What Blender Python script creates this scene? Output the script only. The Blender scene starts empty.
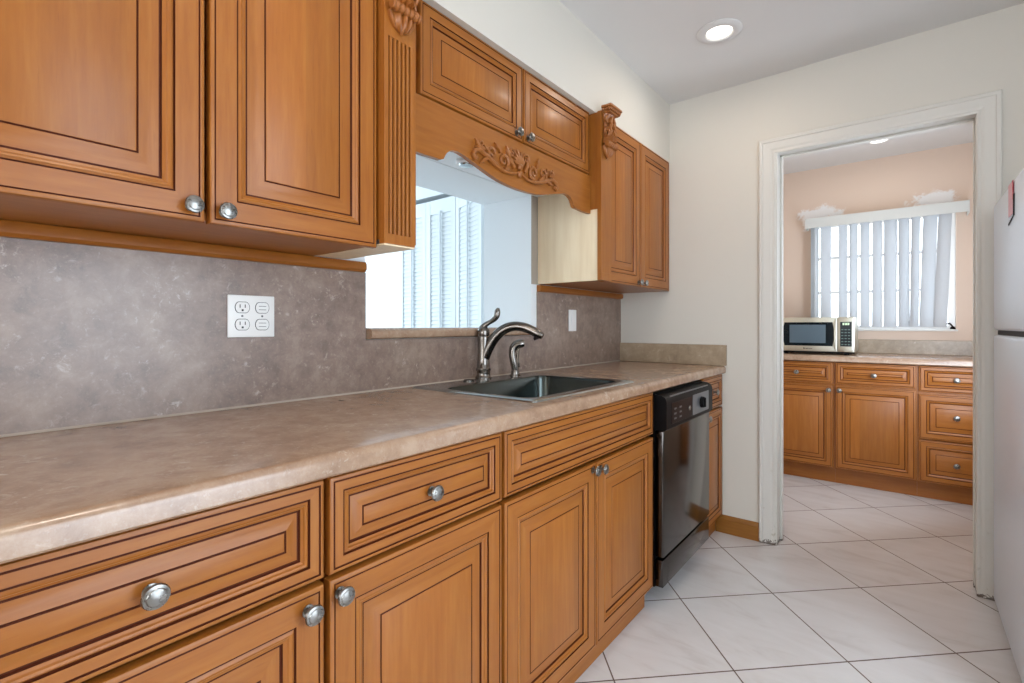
import bpy, bmesh, math, random
from mathutils import Vector, Matrix

random.seed(7)
S = bpy.context.scene
COL = S.collection
PI = math.pi

# ------------------------------------------------------------------ camera
FPX, VPX, HORIZON = 490.0, 904.0, 325.7
YAW = math.atan((VPX - 512) / FPX)
cam_data = bpy.data.cameras.new('camera')
cam = bpy.data.objects.new('camera', cam_data)
COL.objects.link(cam)
cam.location = (1.397, 0.0, 1.134)
cam.rotation_euler = (PI / 2, 0, YAW)
cam_data.sensor_fit = 'HORIZONTAL'
cam_data.sensor_width = 36.0
cam_data.lens = FPX / 1024 * 36.0
cam_data.shift_y = -(341.5 - HORIZON) / 1024
cam_data.clip_start = 0.02
S.camera = cam

# ------------------------------------------------------------------ world, exposure, lights
world = bpy.data.worlds.new('sky')
S.world = world
world.use_nodes = True
bg = world.node_tree.nodes['Background']
bg.inputs[0].default_value = (0.90, 0.95, 1.0, 1)
bg.inputs[1].default_value = 4.6
S.view_settings.view_transform = 'Standard'
S.view_settings.look = 'None'
S.view_settings.exposure = 0.0
S.view_settings.gamma = 1.0
S.view_settings.use_curve_mapping = False
S.cycles.use_denoising = True
S.cycles.max_bounces = 10
S.cycles.diffuse_bounces = 5
S.cycles.sample_clamp_indirect = 6.0


def area(name, loc, direction, sx, sy, power, color, shape='RECTANGLE'):
    l = bpy.data.lights.new(name, 'AREA')
    l.shape = shape
    l.size = sx
    if shape in ('RECTANGLE', 'ELLIPSE'):
        l.size_y = sy
    l.energy = power
    l.color = color
    o = bpy.data.objects.new(name, l)
    COL.objects.link(o)
    o.location = loc
    o.rotation_euler = Vector(direction).to_track_quat('-Z', 'Y').to_euler()
    return o


DAY = (0.80, 0.90, 1.0)
WARM = (1.0, 0.86, 0.72)
area('daylight_patio_door', (2.50, 0.80, 1.15), (-1, 0.0, -0.35), 1.0, 1.8, 17, (0.64, 0.82, 1.0))
area('added_fill_back', (1.45, -2.25, 1.35), (0.05, 1, 0.30), 1.9, 1.3, 17, (1.0, 0.95, 0.89))  # unseen fill added behind the camera, warm and tilted up towards the ceiling
area('added_fill_dining', (-3.1, 1.15, 1.45), (1, 0.5, 0.0), 1.5, 1.6, 90, (0.74, 0.89, 1.0))  # unseen lamp added to brighten the dining room, standing in for a window
area('added_fill_pantry', (1.86, 3.38, 1.35), (-1, 0.75, 0.35), 0.8, 1.5, 34, (0.74, 0.86, 1.0))  # unseen fill added by the closed side wall to brighten the pantry
for (lx, ly, w) in ((0.755, 2.26, 2.6), (0.95, 0.35, 4), (0.95, -1.4, 5), (1.26, 4.28, 0.8)):  # first and last are the downlights; middle two are added fill without fixtures
    area('ceiling_lamp_and_fill', (lx, ly, 2.405), (0, 0, -1), 0.10, 0.10, w, WARM, 'DISK')


# ------------------------------------------------------------------ node helpers
class NT:
    def __init__(self, name):
        self.m = bpy.data.materials.new(name)
        self.m.use_nodes = True
        self.t = self.m.node_tree
        self.b = self.t.nodes['Principled BSDF']

    def n(self, typ, ins=None, **kw):
        nd = self.t.nodes.new(typ)
        for k, v in kw.items():
            setattr(nd, k, v)
        for k, v in (ins or {}).items():
            if isinstance(v, bpy.types.NodeSocket):
                self.t.links.new(v, nd.inputs[k])
            else:
                nd.inputs[k].default_value = v
        return nd

    def math(self, op, a, b=0.0, c=0.0):
        return self.n('ShaderNodeMath', {0: a, 1: b, 2: c}, operation=op).outputs[0]

    def mix(self, fac, a, b, mode='MIX'):
        nd = self.n('ShaderNodeMix', data_type='RGBA', blend_type=mode)
        for k, v in ((0, fac), (6, a), (7, b)):
            if isinstance(v, bpy.types.NodeSocket):
                self.t.links.new(v, nd.inputs[k])
            elif k == 0:
                nd.inputs[0].default_value = v
            else:
                nd.inputs[k].default_value = (v[0], v[1], v[2], 1)
        return nd.outputs[2]

    def ramp(self, fac, stops):
        nd = self.n('ShaderNodeValToRGB', {0: fac})
        el = nd.color_ramp.elements
        while len(el) < len(stops):
            el.new(0.5)
        for e, (p, c) in zip(el, stops):
            e.position = p
            e.color = (c[0], c[1], c[2], 1) if not isinstance(c, (int, float)) else (c, c, c, 1)
        return nd.outputs[0]

    def coords(self, scale=(1, 1, 1), rand=False, loc=(0, 0, 0)):
        tc = self.n('ShaderNodeTexCoord').outputs['Object']
        if rand:
            oi = self.n('ShaderNodeObjectInfo').outputs['Random']
            off = self.math('MULTIPLY', oi, 37.0)
            tc = self.n('ShaderNodeVectorMath', {0: tc, 1: self.n('ShaderNodeCombineXYZ', {0: off, 1: off, 2: off}).outputs[0]}, operation='ADD').outputs[0]
        return self.n('ShaderNodeMapping', {'Vector': tc, 'Scale': scale, 'Location': loc}).outputs[0]

    def noise(self, vec, scale, detail=4, rough=0.55, dist=0.0):
        return self.n('ShaderNodeTexNoise', {'Vector': vec, 'Scale': scale, 'Detail': detail, 'Roughness': rough, 'Distortion': dist}).outputs[0]

    def set(self, **kw):
        for k, v in kw.items():
            k = k.replace('_', ' ')
            if isinstance(v, bpy.types.NodeSocket):
                self.t.links.new(v, self.b.inputs[k])
            else:
                self.b.inputs[k].default_value = v

    def bump(self, h, strength=0.2, dist=0.002):
        o = self.n('ShaderNodeBump', {'Height': h, 'Strength': strength, 'Distance': dist}).outputs[0]
        self.t.links.new(o, self.b.inputs['Normal'])


def c3(r, g, b):
    """sRGB 0-255 -> linear"""
    f = lambda v: (v / 255 / 12.92) if v / 255 <= 0.04045 else ((v / 255 + 0.055) / 1.055) ** 2.4
    return (f(r), f(g), f(b))


def c4(r, g, b):
    return c3(r, g, b) + (1,)


def plain(name, rgb, rough=0.5, metal=0.0, var=0.06, scale=14.0, **kw):
    m = NT(name)
    a = c3(*rgb)
    nz = m.noise(m.coords(), scale, 3)
    lo = tuple(v * (1 - var) for v in a)
    hi = tuple(min(1, v * (1 + var)) for v in a)
    m.set(Base_Color=m.mix(nz, lo, hi), Roughness=rough, Metallic=metal, **kw)
    return m.m


def wood(name, scale, boards, tint=(1, 1, 1)):
    m = NT(name)
    v = m.coords(scale, True)
    fine = m.noise(v, 10, 6, 0.62, 0.25)
    broad = m.noise(v, 1.6, 3, 0.5, 0.9)
    fleck = m.noise(v, 34, 2, 0.5)
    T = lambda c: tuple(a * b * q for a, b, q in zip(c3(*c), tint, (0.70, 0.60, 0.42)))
    col = m.ramp(fine, [(0.25, T((168, 106, 46))), (0.5, T((184, 121, 56))), (0.75, T((198, 138, 72)))])
    col = m.mix(m.math('MULTIPLY', broad, 0.5), col, T((162, 97, 40)))
    flk = m.ramp(fleck, [(0.66, 0.0), (0.78, 1.0)])
    col = m.mix(m.math('MULTIPLY', flk, 0.22), col, T((120, 62, 24)))
    tc = m.coords((1, 1, 1), True)
    sx = m.n('ShaderNodeSeparateXYZ', {0: tc})
    if boards:
        q = m.math('FLOOR', m.math('MULTIPLY', sx.outputs[boards[0]], boards[1]))
        wn = m.n('ShaderNodeTexWhiteNoise', {'W': q}, noise_dimensions='1D').outputs[0]
        bri = m.math('ADD', m.math('MULTIPLY', wn, 0.24), 0.88)
        col = m.mix(1.0, col, m.n('ShaderNodeCombineColor', {0: bri, 1: bri, 2: bri}).outputs[0], 'MULTIPLY')
    m.set(Base_Color=col, Roughness=0.38, Coat_Weight=0.06, Coat_Roughness=0.2, Specular_IOR_Level=0.38)
    m.bump(fine, 0.05, 0.001)
    return m.m


M = {}
M['wood_v'] = wood('maple_upright_grain', (7, 7, 0.55), None)
M['wood_panel_y'] = wood('maple_panel_boards', (7, 7, 0.55), (1, 8.7))
M['wood_panel_x'] = wood('maple_panel_boards_cross', (7, 7, 0.55), (0, 8.7))
M['wood_hy'] = wood('maple_level_grain', (7, 0.55, 7), None)
M['wood_hx'] = wood('maple_level_grain_cross', (0.55, 7, 7), None)
M['wood_dark'] = wood('maple_gap_shade', (7, 7, 0.55), None, (0.8, 0.72, 0.65))  # carcass maple, with the shade of the door gaps put into its colour
M['glaze'] = plain('dark_glaze', (74, 30, 11), 0.6, Specular_IOR_Level=0.15)
M['pale_ply'] = None
m = NT('pale_unfinished_side')
nz = m.noise(m.coords((6, 6, 0.6)), 5, 5)
m.set(Base_Color=m.ramp(nz, [(0.3, c3(226, 202, 166)), (0.7, c3(238, 218, 186))]), Roughness=0.6)
M['pale_ply'] = m.m


def carved_mat():
    m = NT('carved_maple')
    nz = m.noise(m.coords((1, 1, 1)), 60, 4)
    m.set(Base_Color=m.mix(nz, c3(132, 74, 27), c3(162, 98, 40)), Roughness=0.4, Coat_Weight=0.15)
    return m.m


M['carved'] = carved_mat()


def stone(name, rough, cols, tint=1.0):
    m = NT(name)
    v = m.coords()
    big = m.noise(v, 4.0, 4, 0.6, 0.2)
    mid = m.noise(v, 20, 8, 0.72, 0.35)
    fine = m.noise(v, 120, 3, 0.6)
    col = m.ramp(m.math('ADD', m.math('MULTIPLY', big, 0.4), m.math('MULTIPLY', mid, 0.6)),
                 [(0.34, tuple(tint * x for x in c3(*cols[0]))), (0.5, tuple(tint * x for x in c3(*cols[1]))), (0.64, tuple(tint * x for x in c3(*cols[2])))])
    fl = m.math('MULTIPLY', m.ramp(m.noise(v, 44, 6, 0.72, 0.5), [(0.56, 0.0), (0.70, 1.0)]), m.ramp(m.noise(v, 9, 3), [(0.46, 0.0), (0.62, 1.0)]))
    col = m.mix(m.math('MULTIPLY', fl, 0.85), col, c3(*cols[3]))
    dk = m.ramp(m.noise(v, 60, 5, 0.7, 0.6), [(0.28, 1.0), (0.40, 0.0)])
    col = m.mix(m.math('MULTIPLY', dk, 0.12), col, tuple(0.55 * x for x in c3(*cols[0])))
    col = m.mix(m.math('MULTIPLY', m.ramp(fine, [(0.58, 0.0), (0.75, 1.0)]), 0.2), col, c3(*cols[3]))
    m.set(Base_Color=col, Roughness=rough, Specular_IOR_Level=0.85)
    return m.m


M['counter'] = stone('brown_stone_laminate', 0.23, [(136, 106, 84), (160, 130, 106), (176, 150, 126), (204, 188, 170)])
M['splash'] = stone('taupe_stone_sheet', 0.36, [(104, 84, 74), (134, 112, 99), (156, 136, 121), (204, 190, 176)])
M['splash_end'] = stone('tan_stone_sheet', 0.36, [(134, 114, 92), (158, 138, 112), (176, 156, 132), (200, 184, 160)])


def paint(name, rgb, var=0.02, rough=0.6):
    m = NT(name)
    v = m.coords()
    a = c3(*rgb)
    nz = m.noise(v, 1.7, 3)
    m.set(Base_Color=m.mix(nz, tuple(x * (1 - var) for x in a), tuple(x * (1 + var) for x in a)), Roughness=rough)
    m.bump(m.noise(v, 220, 2), 0.06, 0.001)
    return m.m


M['wall'] = paint('cream_wall_paint', (211, 206, 196))
M['ceiling'] = paint('ceiling_paint', (214, 212, 210))
M['white_wall'] = paint('white_wall_paint', (232, 236, 238))
M['white'] = plain('white_plastic', (236, 236, 234), 0.35, var=0.01)
M['enamel'] = None


def enamel():
    m = NT('white_pebbled_enamel')
    v = m.coords()
    m.set(Base_Color=c4(214, 221, 230), Roughness=0.3)
    m.bump(m.noise(v, 420, 2), 0.25, 0.001)
    return m.m


M['enamel'] = enamel()


def trim_paint():
    m = NT('chipped_trim_paint')
    tc = m.n('ShaderNodeTexCoord').outputs['Object']
    z = m.n('ShaderNodeSeparateXYZ', {0: tc}).outputs[2]
    nz = m.noise(tc, 26, 5, 0.7)
    fine = m.noise(tc, 70, 4, 0.7)
    grime = m.math('MULTIPLY', m.ramp(nz, [(0.60, 0.0), (0.70, 1.0)]), m.ramp(z, [(0.0, 1.0), (0.32, 0.22), (0.9, 0.0)]))
    rust = m.math('GREATER_THAN', m.math('SUBTRACT', m.math('MULTIPLY', m.ramp(fine, [(0.38, 0.05), (0.7, 1.0)]), 0.035), z), 0.0)
    col = m.mix(m.math('MULTIPLY', grime, 0.6), c3(212, 209, 202), c3(150, 138, 108))
    col = m.mix(m.math('MULTIPLY', rust, 0.85), col, c3(66, 42, 24))
    m.set(Base_Color=col, Roughness=0.38)
    return m.m


M['trim'] = trim_paint()


def peach():
    m = NT('peach_wall_with_filler_patches')
    tc = m.n('ShaderNodeTexCoord').outputs['Object']
    nz = m.noise(tc, 9, 6, 0.7, 0.4)
    fac = None
    for cx_, cz_, rx, rz in ((0.86, 2.045, 0.17, 0.085), (1.58, 2.055, 0.17, 0.075), (0.77, 1.99, 0.07, 0.09)):
        d = m.n('ShaderNodeVectorMath', {0: m.n('ShaderNodeMapping', {'Vector': tc, 'Location': (-cx_ / rx, 0, -cz_ / rz), 'Scale': (1 / rx, 0, 1 / rz)}).outputs[0]}, operation='LENGTH').outputs['Value']
        e = m.math('SUBTRACT', m.math('SUBTRACT', 1.0, d), m.math('MULTIPLY', m.math('SUBTRACT', nz, 0.5), 2.6))
        e = m.ramp(e, [(0.10, 0.0), (0.45, 1.0)])
        fac = e if fac is None else m.math('MAXIMUM', fac, e)
    m.set(Base_Color=m.mix(m.math('MULTIPLY', fac, 0.95), c3(220, 198, 180), c3(240, 240, 240)), Roughness=0.6)
    return m.m


M['peach'] = peach()
M['peach_plain'] = paint('peach_wall_paint', (226, 207, 190))


def tile():
    m = NT('white_marble_floor_tile')
    tc = m.n('ShaderNodeTexCoord').outputs['Object']
    s = m.n('ShaderNodeSeparateXYZ', {0: tc})
    X = m.math('DIVIDE', m.math('SUBTRACT', s.outputs[0], 0.672), 0.577)
    Y = m.math('DIVIDE', m.math('ADD', m.math('SUBTRACT', s.outputs[1], 2.026), m.math('MULTIPLY', m.math('SUBTRACT', s.outputs[0], 0.672), 0.046)), 0.5985)
    a = m.math('ADD', X, Y)
    b = m.math('SUBTRACT', X, Y)
    da = m.math('PINGPONG', a, 0.5)
    db = m.math('PINGPONG', b, 0.5)
    d = m.math('MINIMUM', da, db)
    grout = m.math('LESS_THAN', d, 0.0062)
    cell = m.n('ShaderNodeCombineXYZ', {0: m.math('FLOOR', a), 1: m.math('FLOOR', b)}).outputs[0]
    wn = m.n('ShaderNodeTexWhiteNoise', {'Vector': cell}, noise_dimensions='3D').outputs[1]
    v = m.n('ShaderNodeVectorMath', {0: tc, 1: m.n('ShaderNodeVectorMath', {0: wn, 'Scale': 9.0}, operation='SCALE').outputs[0]}, operation='ADD').outputs[0]
    v2 = m.n('ShaderNodeMapping', {'Vector': v, 'Rotation': (0, 0, 0.5), 'Scale': (1.0, 3.2, 1)}).outputs[0]
    nz = m.noise(v2, 3.0, 6, 0.6, 0.8)
    col = m.ramp(nz, [(0.32, c3(206, 200, 197)), (0.45, c3(215, 211, 209)), (0.7, c3(221, 218, 217))])
    br = m.noise(v, 0.7, 1)
    col = m.mix(m.math('MULTIPLY', br, 0.2), col, c3(212, 202, 196))
    col = m.mix(grout, col, c3(98, 78, 66))
    m.set(Base_Color=col, Roughness=m.math('ADD', 0.26, m.math('MULTIPLY', grout, 0.5)))
    m.bump(m.math('SUBTRACT', 1.0, grout), 0.3, 0.002)
    return m.m


M['tile'] = tile()


def metal(name, rgb, rough, brush=None):
    m = NT(name)
    nz = m.noise(m.coords(brush or (1, 1, 1)), 60, 3)
    a = c3(*rgb)
    m.set(Base_Color=m.mix(nz, tuple(x * .9 for x in a), tuple(x * 1.08 for x in a)), Metallic=1.0,
          Roughness=m.math('ADD', rough - 0.03, m.math('MULTIPLY', nz, 0.06)))
    return m.m


M['steel'] = metal('sink_steel', (176, 180, 180), 0.22, (1, 12, 1))
M['basin'] = metal('shaded_basin_steel', (78, 84, 82), 0.20, (1, 12, 1))  # sink steel again, with the shade inside the bowl put into its colour
M['nickel'] = metal('brushed_nickel', (128, 122, 116), 0.22)
M['pewter'] = metal('pewter_knob', (138, 136, 132), 0.28)
M['dw_steel'] = metal('dark_stainless', (86, 84, 83), 0.15, (1, 1, 20))
M['mw_steel'] = metal('light_stainless', (206, 204, 190), 0.34, (20, 1, 1))
M['black'] = plain('black_plastic', (8, 8, 10), 0.45, Specular_IOR_Level=0.15)
M['dark'] = plain('dark_slot', (10, 9, 9), 0.7)
M['console'] = plain('console_smoke_panel', (22, 9, 8), 0.35, Specular_IOR_Level=0.15)
M['grey_plastic'] = plain('grey_console_plastic', (96, 98, 100), 0.3)
M['mw_glass'] = plain('dark_teal_glass', (8, 18, 22), 0.15, Specular_IOR_Level=0.2)
M['mw_screen'] = plain('mesh_screen', (76, 92, 102), 0.25, scale=200)
M['button'] = plain('button_print', (84, 108, 102), 0.5)
M['blind_white'] = plain('blind_vinyl', (206, 208, 204), 0.4, var=0.01)
M['taupe'] = paint('taupe_wall_strip', (158, 148, 136))
M['caulk'] = plain('pale_caulk', (176, 162, 148), 0.5)
M['red'] = plain('red_print', (196, 24, 58), 0.4)
M['pink'] = plain('pink_print', (214, 150, 158), 0.4, var=0.3, scale=120)
M['grout_wood'] = wood('honey_oak_baseboard', (0.55, 7, 9), None, (0.84, 1.0, 1.05))
M['void'] = plain('closet_shade', (196, 206, 212), 0.8)


def emit(name, rgb, strength):
    m = NT(name)
    m.set(Base_Color=c4(255, 250, 240), Emission_Color=rgb + (1,), Emission_Strength=strength)
    return m.m


M['lamp'] = emit('lit_lamp_lens', (1.0, 0.95, 0.88), 2.2)
M['display'] = emit('green_digits', (0.35, 0.8, 0.4), 0.5)


def vane_mat():
    m = NT('white_blind_vane')
    out = m.t.nodes['Material Output']
    d = m.n('ShaderNodeBsdfDiffuse', {'Color': c4(204, 206, 208)}).outputs[0]
    t = m.n('ShaderNodeBsdfTranslucent', {'Color': c4(232, 234, 236)}).outputs[0]
    mx = m.n('ShaderNodeMixShader', {0: 0.38, 1: d, 2: t}).outputs[0]
    m.t.links.new(mx, out.inputs[0])
    return m.m


M['vane'] = vane_mat()


def glass():
    m = NT('window_glass')
    out = m.t.nodes['Material Output']
    t = m.n('ShaderNodeBsdfTransparent', {0: (0.96, 0.98, 1, 1)}).outputs[0]
    g = m.n('ShaderNodeBsdfGlossy', {'Roughness': 0.02}).outputs[0]
    m.t.links.new(m.n('ShaderNodeMixShader', {0: 0.06, 1: t, 2: g}).outputs[0], out.inputs[0])
    return m.m


M['glass'] = glass()


# ------------------------------------------------------------------ mesh helpers
class MB:
    def __init__(self):
        self.bm = bmesh.new()
        self.mats = []

    def mi(self, mat):
        mat = M[mat] if isinstance(mat, str) else mat
        if mat not in self.mats:
            self.mats.append(mat)
        return self.mats.index(mat)

    def face(self, vs, mat):
        try:
            f = self.bm.faces.new(vs)
            f.material_index = self.mi(mat)
            return f
        except ValueError:
            return None

    def box(self, x0, x1, y0, y1, z0, z1, mat, bev=0.0, seg=2):
        r = bmesh.ops.create_cube(self.bm, size=1.0)
        vs = r['verts']
        for v in vs:
            v.co = Vector(((x0 + x1) / 2 + v.co.x * (x1 - x0), (y0 + y1) / 2 + v.co.y * (y1 - y0), (z0 + z1) / 2 + v.co.z * (z1 - z0)))
        fs = set(f for v in vs for f in v.link_faces)
        i = self.mi(mat)
        for f in fs:
            f.material_index = i
        if bev:
            es = list(set(e for v in vs for e in v.link_edges))
            bmesh.ops.bevel(self.bm, geom=es, offset=bev, segments=seg, affect='EDGES', profile=0.5)
        return self

    def rings(self, loops, mat, closed=True, cap=(True, True)):
        """loops: list of point lists (same length); skin consecutive loops."""
        vl = [[self.bm.verts.new(p) for p in lp] for lp in loops]
        n = len(vl[0])
        for a, b in zip(vl, vl[1:]):
            for k in range(n if closed else n - 1):
                self.face([a[k], a[(k + 1) % n], b[(k + 1) % n], b[k]], mat)
        if cap[0]:
            self.face(list(reversed(vl[0])), mat)
        if cap[1]:
            self.face(vl[-1], mat)
        return self

    def tube(self, pts, rad, mat, seg=12, squash=None, up=(0.31, 0.2, 0.93)):
        pts = [Vector(p) for p in pts]
        if not isinstance(rad, (list, tuple)):
            rad = [rad] * len(pts)
        loops = []
        ref = Vector(up)
        for i, p in enumerate(pts):
            t = (pts[min(i + 1, len(pts) - 1)] - pts[max(i - 1, 0)]).normalized()
            a = t.cross(ref)
            if a.length < 1e-4:
                a = t.cross(Vector((1, 0, 0)))
            a.normalize()
            b = a.cross(t).normalized()
            ref = b
            lp = []
            for k in range(seg):
                q = 2 * PI * k / seg
                off = a * math.cos(q) * rad[i] + b * math.sin(q) * rad[i]
                if squash:
                    off.x *= squash
                lp.append(p + off)
            loops.append(lp)
        return self.rings(loops, mat)

    def lathe(self, prof, origin, axis, mat, seg=24):
        """prof: (radius, distance along axis)"""
        ax = Vector(axis).normalized()
        a = ax.orthogonal().normalized()
        b = ax.cross(a)
        o = Vector(origin)
        loops = []
        for r, h in prof:
            r = max(r, 1e-5)
            loops.append([o + ax * h + a * math.cos(2 * PI * k / seg) * r + b * math.sin(2 * PI * k / seg) * r for k in range(seg)])
        return self.rings(loops, mat)

    def prism(self, poly, lo, hi, fn, mat):
        """poly in 2D, fn(u, v, d) -> xyz"""
        return self.rings([[fn(u, v, lo) for u, v in poly], [fn(u, v, hi) for u, v in poly]], mat)

    def ell(self, c, r, mat, u=14, v=9):
        loops = []
        for i in range(v + 1):
            ph = -PI / 2 + PI * i / v
            cr = max(math.cos(ph), 1e-3)
            loops.append([(c[0] + r[0] * cr * math.cos(2 * PI * k / u), c[1] + r[1] * cr * math.sin(2 * PI * k / u), c[2] + r[2] * math.sin(ph)) for k in range(u)])
        return self.rings(loops, mat)

    def build(self, name, parent=None, label=None, kind=None, smooth=True, angle=35):
        bmesh.ops.recalc_face_normals(self.bm, faces=self.bm.faces)
        if parent is not None:
            off = Vector((0, 0, 0))
            p = parent
            while p is not None:
                off += p.location
                p = p.parent
            bmesh.ops.translate(self.bm, verts=self.bm.verts, vec=-off)
        me = bpy.data.meshes.new(name)
        self.bm.to_mesh(me)
        self.bm.free()
        for mt in self.mats:
            me.materials.append(mt)
        if smooth:
            me.polygons.foreach_set('use_smooth', [True] * len(me.polygons))
            me.set_sharp_from_angle(angle=math.radians(angle))
        o = bpy.data.objects.new(name, me)
        COL.objects.link(o)
        if parent is not None:
            o.parent = parent
        if label:
            o['label'] = label
        if kind:
            o['kind'] = kind
        return o


def thing(name, label, cat, loc, group=None):
    o = bpy.data.objects.new(name, None)
    o.empty_display_size = 0.05
    COL.objects.link(o)
    o.location = loc
    o['label'] = label
    o['category'] = cat
    if group:
        o['group'] = group
    return o


def tag(o, label, cat, group=None):
    o['label'] = label
    o['category'] = cat
    if group:
        o['group'] = group
    return o


def mapL(a, b, d):      # panels of the left run: face +x
    return (d, a, b)


def mapF(a, b, d):      # panels of the far run: face -y (d measured from y=0 towards -y)
    return (a, -d, b)


DOOR = [(0.010, 0.0030), (0.052, 0.0034), (0.072, 0.0044), (0.086, 0.0), (0.108, 0.0033)]
MID = [(0.009, 0.0030), (0.038, 0.0034), (0.054, 0.0042), (0.064, 0.0), (0.084, 0.0032)]
DRAWER = [(0.009, 0.0034), (0.028, 0.0036), (0.043, 0.0046), (0.050, 0.0), (0.068, 0.0036)]


def panel(name, parent, a0, a1, b0, b1, d0, fn, style, far=False, level=False, t=0.02, label=None):
    """Raised panel front with mitred frame, bead and dark glazed grooves."""
    p = style
    g = [s[0] for s in p]
    w = [s[1] for s in p]
    F = d0 + t
    # (inset, depth, material of the ring ending here)
    seq = [(0.0, d0, None), (0.0, F - 0.005, 'w'), (0.0015, F - 0.0015, 'w'), (0.005, F, 'w'),
           (g[0] - w[0] / 2, F, 'w'), (g[0] - w[0] * .2, F - 0.0016, 'g'), (g[0] + w[0] / 2, F - 0.0004, 'g'),
           (g[1] - w[1] / 2, F, 'w'), (g[1] - w[1] * .1, F - 0.003, 'g'), (g[1] + w[1] / 2, F - 0.002, 'g'),
           (g[1] + (g[2] - g[1]) * .30, F + 0.0005, 'w'), (g[1] + (g[2] - g[1]) * .5, F - 0.001, 'w'), (g[1] + (g[2] - g[1]) * .62, F - 0.004, 'w'),
           (g[2] - w[2] / 2, F - 0.006, 'w'), (g[2] - w[2] * .1, F - 0.0095, 'g'), (g[2] + w[2] / 2, F - 0.009, 'g'),
           (g[3], F - 0.008, 'w'), (g[3] + (g[4] - g[3]) * .5, F - 0.0045, 'w'), (g[4] - w[4] / 2, F - 0.002, 'w'),
           (g[4], F - 0.0032, 'g'), (g[4] + w[4] / 2, F - 0.0018, 'g'), (g[4] + w[4], F - 0.0012, 'w')]
    mb = MB()
    H = 'wood_hx' if far else 'wood_hy'
    vl = []
    for ins, d, _ in seq:
        vl.append([mb.bm.verts.new(fn(a, b, d)) for a, b in ((a0 + ins, b0 + ins), (a1 - ins, b0 + ins), (a1 - ins, b1 - ins), (a0 + ins, b1 - ins))])
    for i in range(1, len(seq)):
        for k in range(4):
            mat = 'glaze' if seq[i][2] == 'g' else (H if k in (0, 2) else 'wood_v')
            mb.face([vl[i - 1][k], vl[i - 1][(k + 1) % 4], vl[i][(k + 1) % 4], vl[i][k]], mat)
    mb.face(vl[-1], H if level else ('wood_panel_x' if far else 'wood_panel_y'))
    mb.face(list(reversed(vl[0])), 'wood_v')
    return mb.build(name, parent, label, smooth=True, angle=25)


def knob_mesh():
    mb = MB()
    mb.lathe([(0.0, 0), (0.0105, 0), (0.0105, 0.002), (0.006, 0.004), (0.0052, 0.012), (0.009, 0.0155), (0.0155, 0.018), (0.0168, 0.0205), (0.0155, 0.0235), (0.012, 0.0245), (0.011, 0.0258), (0.006, 0.0272), (0.0, 0.0276)],
             (0, 0, 0), (0, 0, 1), 'pewter', 22)
    for k in range(8):      # petals pressed into the face
        q = 2 * PI * k / 8
        mb.ell((0.0085 * math.cos(q), 0.0085 * math.sin(q), 0.0252), (0.0032, 0.0032, 0.0013), 'pewter', 8, 5)
    o = mb.build('knob')
    me = o.data
    bpy.data.objects.remove(o)
    return me


KNOB = knob_mesh()


def knob(parent, a, b, d, far=False):
    o = bpy.data.objects.new('knob', KNOB)
    COL.objects.link(o)
    off = Vector((0, 0, 0))
    p = parent
    while p is not None:
        off += p.location
        p = p.parent
    w = Vector(mapF(a, b, d) if far else mapL(a, b, d))
    o.parent = parent
    o.location = w - off
    o.rotation_euler = (PI / 2, 0, 0) if far else (0, PI / 2, 0)
    return o


# ------------------------------------------------------------------ the setting
YF = 2.83                    # kitchen face of the far wall
CEIL = 2.434


def struct(name, fn_build):
    mb = MB()
    fn_build(mb)
    return mb.build(name, None, kind='structure', smooth=False)


struct('floor', lambda m: m.box(-3.3, 2.75, -2.5, 4.95, -0.05, 0.0, 'tile'))
struct('ceiling', lambda m: m.box(-3.3, 2.75, -2.5, 4.95, CEIL, CEIL + 0.06, 'ceiling'))


def _wl(m):
    m.box(-0.305, 0, -2.4, 0.9655, 0, CEIL, 'white_wall')
    m.box(-0.305, 0, 0.9655, 1.893, 0, 1.088, 'white_wall')
    m.box(-0.305, 0, 0.9655, 1.893, 1.76, CEIL, 'white_wall')
    m.box(0.0, 0.003, 1.8935, 1.9435, 1.3345, 1.760, 'taupe')  # thin taupe strip laid over the white wall beside the opening
    m.box(-0.305, 0, 1.893, YF, 0, CEIL, 'white_wall')


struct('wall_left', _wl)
struct('wall_soffit', lambda m: m.box(0, 0.32, -2.4, YF, 2.088, CEIL, 'wall'))


def _wf(m):
    m.box(-0.28, 0.873, YF, 2.96, 0, CEIL, 'wall')
    m.box(1.650, 2.64, YF, 2.96, 0, CEIL, 'wall')
    m.box(0.873, 1.650, YF, 2.96, 2.045, CEIL, 'wall')


struct('wall_far', _wf)


def _wr(m):
    m.box(2.54, 2.64, -2.4, 0.15, 0, CEIL, 'wall')
    m.box(2.54, 2.64, 1.45, YF, 0, CEIL, 'wall')
    m.box(2.54, 2.64, 0.15, 1.45, 2.20, CEIL, 'wall')


struct('wall_right', _wr)


def _patio(m):
    for y in (0.15, 1.40):
        m.box(2.56, 2.62, y, y + 0.05, 0, 2.20, 'trim')
    m.box(2.56, 2.62, 0.20, 1.40, 2.15, 2.20, 'trim')
    m.box(2.56, 2.62, 0.20, 1.40, 0, 0.06, 'trim')
    m.box(2.585, 2.592, 0.20, 1.40, 0.06, 2.15, 'glass')


struct('door_2', _patio)


def _wb(m):
    m.box(0, 2.64, -2.5, -2.4, 0, 0.8, 'wall')
    m.box(0, 2.64, -2.5, -2.4, 2.1, CEIL, 'wall')
    m.box(0, 0.3, -2.5, -2.4, 0.8, 2.1, 'wall')
    m.box(2.2, 2.64, -2.5, -2.4, 0.8, 2.1, 'wall')


struct('wall_back', _wb)


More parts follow.
